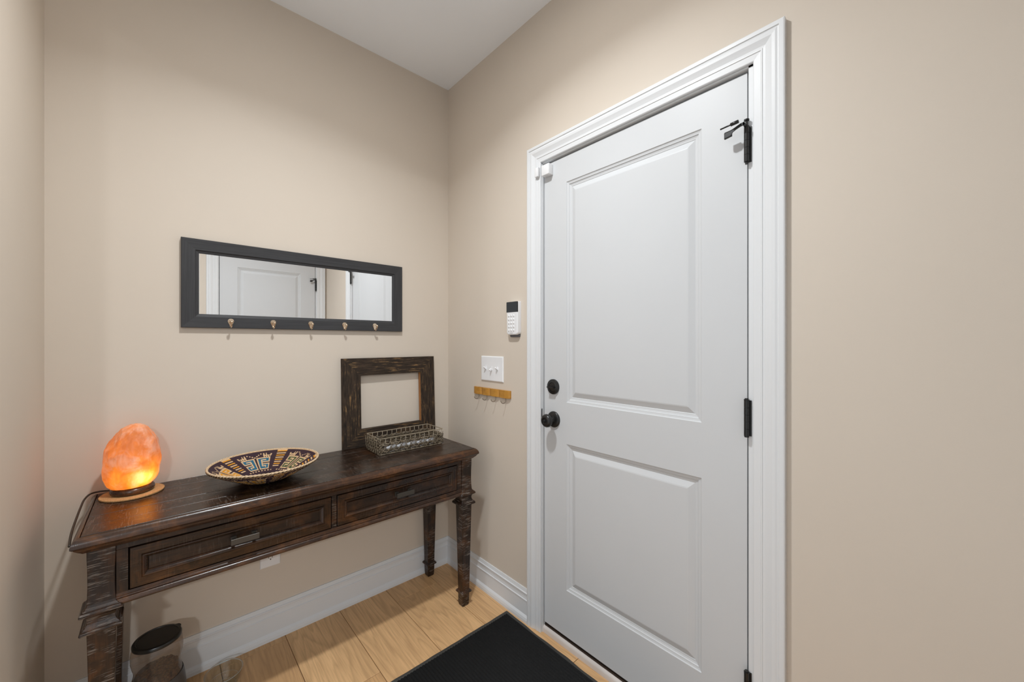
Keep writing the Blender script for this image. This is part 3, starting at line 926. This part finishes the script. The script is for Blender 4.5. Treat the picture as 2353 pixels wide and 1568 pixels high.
a = n.noise(v, 16, 5, .62, .6); b = n.noise(n.coords((1, 1, .35)), 34, 4, .6, .4)
white = n.math('MULTIPLY', n.ramp(a, [(.45, (0, 0, 0)), (.60, (1, 1, 1))]), n.ramp(b, [(.36, (.15,) * 3), (.62, (1,) * 3)]))
dcol = n.mix(white, (.72, .27, .10), (.86, .62, .50))
tcol = n.mix(n.math('MULTIPLY', white, .8), n.ramp(b, [(.25, (.72, .20, .012)), (.6, (1.0, .40, .040)), (.85, (1.0, .50, .085))]), (.80, .40, .18))
df = n.node('ShaderNodeBsdfDiffuse'); tl = n.node('ShaderNodeBsdfTranslucent'); gl = n.node('ShaderNodeBsdfGlossy', i_Roughness=.35)
n.link(dcol, df.inputs[0]); n.link(tcol, tl.inputs[0])
m1 = n.node('ShaderNodeMixShader', i_0=.44); n.link(df.outputs[0], m1.inputs[1]); n.link(tl.outputs[0], m1.inputs[2])
fr_ = n.node('ShaderNodeFresnel', i_IOR=1.35); m2 = n.node('ShaderNodeMixShader'); n.link(fr_.outputs[0], m2.inputs[0]); n.link(m1.outputs[0], m2.inputs[1]); n.link(gl.outputs[0], m2.inputs[2])
bp = n.node('ShaderNodeBump', i_Strength=.6, i_Distance=.004); n.link(n.math('ADD', a, n.math('MULTIPLY', b, .5)), bp.inputs['Height'])
for x in (df, gl): n.link(bp.outputs[0], x.inputs['Normal'])
n.link(m2.outputs[0], n.out.inputs['Surface'])
rm.build('salt_rock', n.m, sl, SO)
bl = bpy.data.lights.new('salt_lamp_bulb', 'POINT'); bl.energy = .27; bl.color = (1.0, .74, .42); bl.shadow_soft_size = .012
bo = bpy.data.objects.new('salt_lamp_bulb', bl); COL.objects.link(bo); bo.parent = sl; bo.location = (.021, -.037, .060)
cord = [(-.045, .030, .008), (-.066, .052, .0045), (-.084, .060, .0040), (-.1030, .052, .0030), (-.1130, .022, -.0030), (-.1155, -.030, -.010), (-.1165, -.110, -.0200), (-.1160, -.200, -.0300), (-.1120, -.270, -.0420), (-.0980, -.275, -.0630), (-.0700, -.215, -.1100), (-.0500, -.200, -.3000), (-.05, -.19, -.60)]
def smooth_path(pts, sub=8):
    P = [Vector(p) for p in pts]; out = []
    for i in range(len(P) - 1):
        p0, p1, p2, p3 = P[max(0, i - 1)], P[i], P[i + 1], P[min(len(P) - 1, i + 2)]
        for k in range(sub):
            t = k / sub
            out.append(.5 * ((2 * p1) + (p2 - p0) * t + (2 * p0 - 5 * p1 + 4 * p2 - p3) * t * t + (3 * p1 - p0 - 3 * p2 + p3) * t ** 3))
    return out + [P[-1]]
MB().tube(smooth_path(cord[:9]), .0028, 10).build('cord', plain('brown_cord', (.030, .021, .014), .5), sl)

# ------------------------------------------------------------------ keypad
KP = (-.5425, -.6200, 1.3085, 1.4640)
kp = thing('alarm_keypad', 'slim white alarm keypad with black screen, on the wall beside the door', 'keypad', (0, (KP[0] + KP[1]) / 2, KP[2]))
KO = (0, (KP[0] + KP[1]) / 2, KP[2])
def rounded(a0, a1, b0, b1, rb, rt):
    pts = []
    for (a, b, r, t0) in ((a1 - rb, b0 + rb, rb, -PI / 2), (a1 - rt, b1 - rt, rt, 0), (a0 + rt, b1 - rt, rt, PI / 2), (a0 + rb, b0 + rb, rb, PI)):
        for k in range(6):
            t = t0 + PI / 2 * k / 5; pts.append((a + r * math.cos(t), b + r * math.sin(t)))
    return pts
out = rounded(KP[1], KP[0], KP[2], KP[3], .014, .003)
def shrink(pts, d, c):
    return [(c[0] + (a - c[0]) * (1 - d / .0388), c[1] + (b - c[1]) * (1 - d / .0778)) for a, b in pts]
kc = ((KP[0] + KP[1]) / 2, (KP[2] + KP[3]) / 2)
vs_, fs_ = [], []
lay = [(.0, .0005), (.0, .0170), (.0010, .0205), (.0030, .0225), (.0055, .0230)]
for d, t in lay: vs_ += [mapB(a, b, t) for a, b in shrink(out, d, kc)]
k = len(out)
for i in range(len(lay) - 1):
    for j in range(k): fs_.append([i * k + j, i * k + (j + 1) % k, (i + 1) * k + (j + 1) % k, (i + 1) * k + j])
fs_ += [list(range(k)), [(len(lay) - 1) * k + j for j in range(k)]]
MB().add(vs_, fs_, True).build('keypad_body', M_WHITEPL, kp, KO, 35)
MB().prism(rounded(KP[1] + .0005, KP[0] - .0005, 1.4150, KP[3] - .0003, .0005, .003), mapB, .0190, .0236).build('screen', M_BLACKPL, kp, KO)
bt = None
for i in range(5):
    for j in range(3):
        y, z = -.5590 - j * .0170, 1.3985 - i * .0171
        if bt is None:
            o = MB().lathe([(.0052, .0226), (.0052, .0242), (.0044, .0250), (.0003, .0252)], (0, 0, 0), '-x', 14).build('button', M_WHITEPL, kp, auto=50); bt = o.data
        else:
            o = bpy.data.objects.new('button', bt); COL.objects.link(o); o.parent = kp
        o.location = (0, y - KO[1], z - KO[2])
MB().box((-.0234, -.5660, 1.3165), (-.0229, -.5860, 1.3180)).build('logo_strip', plain('grey_print', (.2, .2, .2), .5), kp, KO)
MB().prism(rounded(KP[1] + .004, KP[0] - .012, KP[2] - .0100, KP[2] + .02, .006, .002), mapB, .0005, .010).build('mount_plate', plain('dark_grey_plastic', (.10, .10, .11), .5), kp, KO)

# ------------------------------------------------------------------ switch plate, key rack, outlet
SP = (-.3225, -.4970, 1.0770, 1.2035)
sp = thing('light_switch', 'white three-toggle light switch plate above the wooden key rack', 'light switch', (0, (SP[0] + SP[1]) / 2, SP[2]))
so_ = (0, (SP[0] + SP[1]) / 2, SP[2])
vs_, fs_ = [], []
for d, t in ((0, .0005), (0, .0030), (.0025, .0055), (.0050, .0062)):
    vs_ += [mapB(SP[1] + d, SP[2] + d, t), mapB(SP[0] - d, SP[2] + d, t), mapB(SP[0] - d, SP[3] - d, t), mapB(SP[1] + d, SP[3] - d, t)]
for i in range(3):
    for j in range(4): fs_.append([i * 4 + j, i * 4 + (j + 1) % 4, i * 4 + 4 + (j + 1) % 4, i * 4 + 4 + j])
fs_ += [[0, 1, 2, 3], [12, 13, 14, 15]]
MB().add(vs_, fs_).build('switch_plate', M_WHITEPL, sp, so_)
for y, up in ((-.3630, 1), (-.4095, -1), (-.4560, 1)):
    b = MB().box((-.0068, y - .0052, 1.128), (-.005, y + .0052, 1.1525), .0005, 1).build('toggle_collar', M_WHITEPL, sp, so_)
    z0 = 1.1402
    m = MB()
    c = Vector((-.006, y, z0)); d = Vector((-.0145, 0, .0085 * up)); w = .0042; hh = .0040
    nrm = Vector((d.z, 0, -d.x)).normalized()
    vs_ = []
    for q, s_ in ((c, 1.25), (c + d, .8)):
        for sy, sn in ((-1, -1), (1, -1), (1, 1), (-1, 1)): vs_.append(q + Vector((0, sy * w * s_, 0)) + nrm * sn * hh * s_)
    m.add(vs_, [[0, 1, 2, 3], [4, 5, 6, 7], [0, 1, 5, 4], [1, 2, 6, 5], [2, 3, 7, 6], [3, 0, 4, 7]])
    m.build('toggle', M_WHITEPL, sp, so_)
kr = thing('key_rack', 'small bamboo key rack with four wire hooks under the light switch', 'key rack', (0, -.407, 1.004))
kro = (0, -.407, 1.004)
n = NT('bamboo'); fz = n.noise(n.coords((40, 6, 120)), 3, 5, .6, .4); bl2 = n.noise(n.coords(), 40, 3)
n.set(color=n.mix(n.ramp(bl2, [(.5, (0, 0, 0)), (.75, (.6,) * 3)]), n.ramp(fz, [(.3, (.40, .175, .022)), (.7, (.54, .27, .045))]), (.26, .10, .012)), rough=.42)
edges = [-.2640, -.3315, -.3990, -.4700, -.5510]
for a, b in zip(edges[:-1], edges[1:]):
    pts = []
    cy_, hw_ = (a + b) / 2, (a - b) / 2
    arc = [(cy_ + hw_ * math.cos(PI * k / 14), .0035 + .0120 * math.sin(PI * k / 14) ** .7) for k in range(15)]
    poly = [(a, .0005)] + arc + [(b, .0005)]
    m = MB().prism(poly, lambda p, q, d: (-q, p, d), 1.0040, 1.0405, True)
    m.build('bamboo_segment', n.m, kr, kro, 45)
    m = MB()
    yh = cy_ - .006
    path = [(-.0060, yh, 1.0060), (-.0060, yh, .9950)] + [(-.0060 - .0145 * (1 - math.cos(t)), yh, .9920 - .0130 * math.sin(t)) for t in [PI * k / 12 for k in range(11)]]
    path.append((path[-1][0] - .0025, yh, path[-1][2] + .0045))
    m.tube(path, .0013, 8)
    e = path[-1]; bm = bmesh.new(); bmesh.ops.create_uvsphere(bm, u_segments=10, v_segments=8, radius=.0020)
    for vv in bm.verts: vv.co += Vector(e)
    m.bm(bm, True)
    m.build('key_hook', M_STEEL, kr, kro)
OX0, OX1, OZ0, OZ1 = -.9335, -.8580, .3130, .4330
ol = thing('wall_outlet', 'white wall outlet plate low on the wall behind the console table', 'outlet', ((OX0 + OX1) / 2, 0, OZ0))
oo = ((OX0 + OX1) / 2, 0, OZ0)
vs_, fs_ = [], []
for d, t in ((0, .0005), (0, .0030), (.0025, .0052), (.0045, .0056)):
    vs_ += [mapA(OX0 + d, OZ0 + d, t), mapA(OX1 - d, OZ0 + d, t), mapA(OX1 - d, OZ1 - d, t), mapA(OX0 + d, OZ1 - d, t)]
for i in range(3):
    for j in range(4): fs_.append([i * 4 + j, i * 4 + (j + 1) % 4, i * 4 + 4 + (j + 1) % 4, i * 4 + 4 + j])
fs_ += [[0, 1, 2, 3], [12, 13, 14, 15]]
MB().add(vs_, fs_).build('outlet_plate', M_WHITEPL, ol, oo)
ocx = (OX0 + OX1) / 2
for zc in (.3525, .3935):
    r = MB().prism(rounded(ocx - .017, ocx + .017, zc - .0145, zc + .0145, .008, .008), mapA, .0050, .0072).build('socket', M_WHITEPL, ol, oo)
    m = MB()
    for sx in (-1, 1): m.box((ocx + sx * .0064 - .0009, -.0074, zc - .002), (ocx + sx * .0064 + .0009, -.0070, zc + .0065))
    m.lathe([(.0024, .0070), (.0024, .0074)], (ocx, 0, zc - .0075), '-y', 12)
    m.build('slots', M_BLACKPL, r, oo)

# ------------------------------------------------------------------ door contact sensors
s1 = MB().box((-.0240, -.7300, 1.9990), (-.0085, -.7510, 2.0395), .0022, 2).build('door_contact', M_WHITEPL, None, (-.0085, -.7405, 1.999), 40)
tag(s1, 'narrow white alarm contact stuck to the door casing near its top corner', 'sensor')
s2 = MB().box((-.0180, -.7655, 1.9950), (REC, -.8095, 2.0400), .0022, 2).build('door_contact', M_WHITEPL, None, (REC, -.7875, 1.995), 40)
tag(s2, 'wider white alarm contact stuck to the top corner of the entry door', 'sensor')

# ------------------------------------------------------------------ doormat
mat_ = thing('doormat', 'black ribbed doormat on the oak floor in front of the entry door', 'doormat', (-.33, -1.00, 0))
mo = (-.33, -1.00, 0)
X0, X1, Y0, Y1 = -.640, -.0290, -1.460, -.5500
def wav(u): return .0016 * math.sin(u * 21) + .0010 * math.sin(u * 47 + 1)
vs_, fs_ = [], []
NY = 90
ringx = [(X1, 0.0), (X1 - .0006, .0030), (X1 - .014, .0044), (X1 - .0150, .0052)]
# border: four rubber strips in one frame-shaped mesh following a slightly wavy outer edge
def outline(ins, z):
    pts = []
    for i in range(NY): pts.append((X1 - ins + (wav(i / NY) if ins < .02 else .3 * wav(i / NY)), Y1 - ins - (Y1 - Y0 - 2 * ins) * i / NY, z))
    for i in range(60): pts.append((X1 - ins - (X1 - X0 - 2 * ins) * i / 60, Y0 + ins + (.5 * wav(i / 60) if ins < .02 else 0), z))
    for i in range(NY): pts.append((X0 + ins, Y0 + ins + (Y1 - Y0 - 2 * ins) * i / NY, z))
    for i in range(60): pts.append((X0 + ins + (X1 - X0 - 2 * ins) * i / 60, Y1 - ins + (.4 * wav(i / 60 + 3) if ins < .02 else 0), z))
    return pts
lay = [outline(0, .0003), outline(.0004, .0026), outline(.0040, .0036), outline(.0165, .0040), outline(.0185, .0030)]
k = len(lay[0])
for L in lay: vs_ += L
for i in range(len(lay) - 1):
    for j in range(k): fs_.append([i * k + j, i * k + (j + 1) % k, (i + 1) * k + (j + 1) % k, (i + 1) * k + j])
MB().add(vs_, fs_, True).build('rubber_border', M_RUBBER, mat_, mo)
n = NT('black_carpet_pile'); fz = n.noise(n.coords(), 700, 3, .7); f3 = n.noise(n.coords(), 14, 4, .6); sp_ = n.noise(n.coords(), 260, 2)
c = n.ramp(fz, [(.3, (.010, .010, .010)), (.7, (.034, .034, .0345))])
c = n.mix(n.math('MULTIPLY', n.ramp(f3, [(.5, (0, 0, 0)), (.8, (1, 1, 1))]), .5), c, (.028, .028, .029))
c = n.mix(n.ramp(sp_, [(.76, (0, 0, 0)), (.80, (.6,) * 3)]), c, (.09, .085, .08))
n.set(color=c, rough=.95, spec=.08); n.bump(fz, 1.0, .002)
vs_, fs_ = [], []
pit = .0128; nx_ = int((X1 - X0 - .034) / pit * 8)
for i in range(nx_ + 1):
    x = X1 - .017 - (X1 - X0 - .034) * i / nx_
    ph = (X1 - .017 - x) / pit * 2 * PI
    z = .0042 + .0034 * (1 if math.cos(ph) > .75 else (math.cos(ph) * .5 + .5) ** .6)
    for y in (Y1 - .017, Y1 - .0185, Y0 + .0185, Y0 + .017): vs_.append((x, y, z if abs(y - (Y1 + Y0) / 2) < (Y1 - Y0) / 2 - .018 else .0028))
for i in range(nx_):
    for j in range(3): fs_.append([i * 4 + j, i * 4 + j + 1, i * 4 + 5 + j, i * 4 + 4 + j])
MB().add(vs_, fs_, True).build('ribbed_pile', n.m, mat_, mo)

# ------------------------------------------------------------------ pet feeder and glass bowl under the table
PC = (-1.2530, -.2060)
pf = thing('pet_feeder', 'smoky plastic gravity pet feeder with black lid under the table', 'pet feeder', (PC[0], PC[1], 0))
def thin_reflect(n, top):
    lw = n.node('ShaderNodeLayerWeight', i_Blend=.5)
    return n.math('ADD', n.math('MULTIPLY', n.math('POWER', lw.outputs['Facing'], 4.0), top), .04)
n = NT('smoky_clear_plastic')
tr = n.node('ShaderNodeBsdfTransparent'); tr.inputs[0].default_value = (.80, .72, .65, 1)
gz = n.node('ShaderNodeBsdfGlossy', i_Roughness=.06); dfz = n.node('ShaderNodeBsdfDiffuse'); dfz.inputs[0].default_value = (.42, .36, .31, 1)
lwf = n.node('ShaderNodeLayerWeight', i_Blend=.5); ma = n.node('ShaderNodeMixShader'); n.link(n.math('ADD', n.math('MULTIPLY', n.math('POWER', lwf.outputs['Facing'], 3.0), .45), .10), ma.inputs[0]); n.link(tr.outputs[0], ma.inputs[1]); n.link(dfz.outputs[0], ma.inputs[2])
mx = n.node('ShaderNodeMixShader'); n.link(thin_reflect(n, .5), mx.inputs[0]); n.link(ma.outputs[0], mx.inputs[1]); n.link(gz.outputs[0], mx.inputs[2])
n.link(mx.outputs[0], n.out.inputs['Surface'])
M_SMOKE = n.m
MB().lathe([(.0570, .3000), (.0605, .2930), (.0640, .2800), (.0655, .2650), (.0650, .2500), (.0620, .2350), (.0585, .2230), (.0575, .2130), (.0590, .2000), (.0630, .1850), (.0650, .1600), (.0600, .1300), (.0480, .1050), (.0450, .0900)], (0, 0, 0), 'z', 56, cap=False).build('hopper', M_SMOKE, pf)
MB().lathe([(.0620, .2955), (.0625, .3015), (.0600, .3055), (.0530, .3065), (.0520, .3050), (.0003, .3058)], (0, 0, 0), 'z', 56).prism([(.045, -.016), (.060, -.012), (.066, -.005), (.066, .005), (.060, .012), (.045, .016)], lambda a, b, d: (a * math.cos(.5) - b * math.sin(.5), a * math.sin(.5) + b * math.cos(.5), d), .2975, .3050).build('lid', plain('black_lid_plastic', (.012, .011, .010), .3), pf, auto=40)
n = NT('brown_kibble'); fz = n.node('ShaderNodeTexVoronoi', i_Scale=130); n.link(n.coords(), fz.inputs['Vector'])
n.set(color=n.ramp(fz.outputs['Distance'], [(0, (.16, .075, .03)), (.6, (.05, .02, .008)), (1, (.01, .005, .002))]), rough=.8); n.bump(n.math('SUBTRACT', 1, fz.outputs['Distance']), 1, .004)
bm = bmesh.new(); bmesh.ops.create_grid(bm, x_segments=40, y_segments=40, size=.058)
for vv in list(bm.verts):
    if vv.co.length > .0562: bm.verts.remove(vv)
for vv in bm.verts: vv.co.z = .200 + .18 * vv.co.x * .5 + .008 * noise.noise(vv.co * 60) + .004 * noise.noise(vv.co * 180)
kb = MB().bm(bm, True).lathe([(.0550, .1990), (.060, .1850), (.0615, .1600), (.0560, .1300), (.0450, .1050), (.0420, .090)], (0, 0, 0), 'z', 40)
tag(kb.build('kibble', n.m, pf), kind='stuff')
MB().lathe([(.0720, 0), (.0750, .010), (.0745, .070), (.0730, .130), (.0690, .165), (.0655, .180), (.0640, .178), (.0660, .160), (.0700, .130), (.0710, .060), (.0700, .020)], (0, 0, 0), 'z', 48).prism([(.03, -.075), (.090, -.070), (.125, -.045), (.135, 0), (.125, .045), (.090, .070), (.03, .075)], lambda a, b, d: (a * math.cos(-1.3) - b * math.sin(-1.3), a * math.sin(-1.3) + b * math.cos(-1.3), d), 0, .045).build('feeder_base', plain('dark_grey_feeder_plastic', (.055, .053, .053), .4), pf, auto=40)
GC = (-1.0720, -.1600)
gb = thing('glass_bowl', 'small clear glass bowl on the floor by the pet feeder', 'bowl', (GC[0], GC[1], 0))
n = NT('clear_glass')
tr = n.node('ShaderNodeBsdfTransparent'); tr.inputs[0].default_value = (.90, .92, .915, 1)
gz = n.node('ShaderNodeBsdfGlossy', i_Roughness=.02); mx = n.node('ShaderNodeMixShader')
n.link(thin_reflect(n, .7), mx.inputs[0]); n.link(tr.outputs[0], mx.inputs[1]); n.link(gz.outputs[0], mx.inputs[2]); n.link(mx.outputs[0], n.out.inputs['Surface'])
M_GLASS = n.m
MB().lathe([(.0003, .0005), (.0340, .0005), (.0365, .0015), (.0400, .0080), (.0480, .0260), (.0545, .0480), (.0575, .0600), (.0580, .0622), (.0570, .0632), (.0555, .0622), (.0520, .0480), (.0450, .0270), (.0370, .0105), (.0330, .0075), (.0003, .0070)], (0, 0, 0), 'z', 64, cap=False).build('glass_body', M_GLASS, gb)

n = NT('solid_glass'); n.set(color=(.97, .985, .98), rough=.02, trans=1.0, ior=1.46)
for nm, r, z, t in (('glass_rim', .0573, .0622, .0018), ('glass_foot', .0350, .0085, .0016), ('glass_step', .0448, .0290, .0008)):
    MB().tube([(r * math.cos(2 * PI * k / 64), r * math.sin(2 * PI * k / 64), z) for k in range(64)], t, 8, True).build(nm, n.m, gb)

# ------------------------------------------------------------------ tidy: every object that is part of the setting carries its kind
for o in scene.objects:
    if o.parent is None and o.type in {'MESH', 'EMPTY'} and 'label' not in o and 'kind' not in o:
        print('UNTAGGED', o.name)
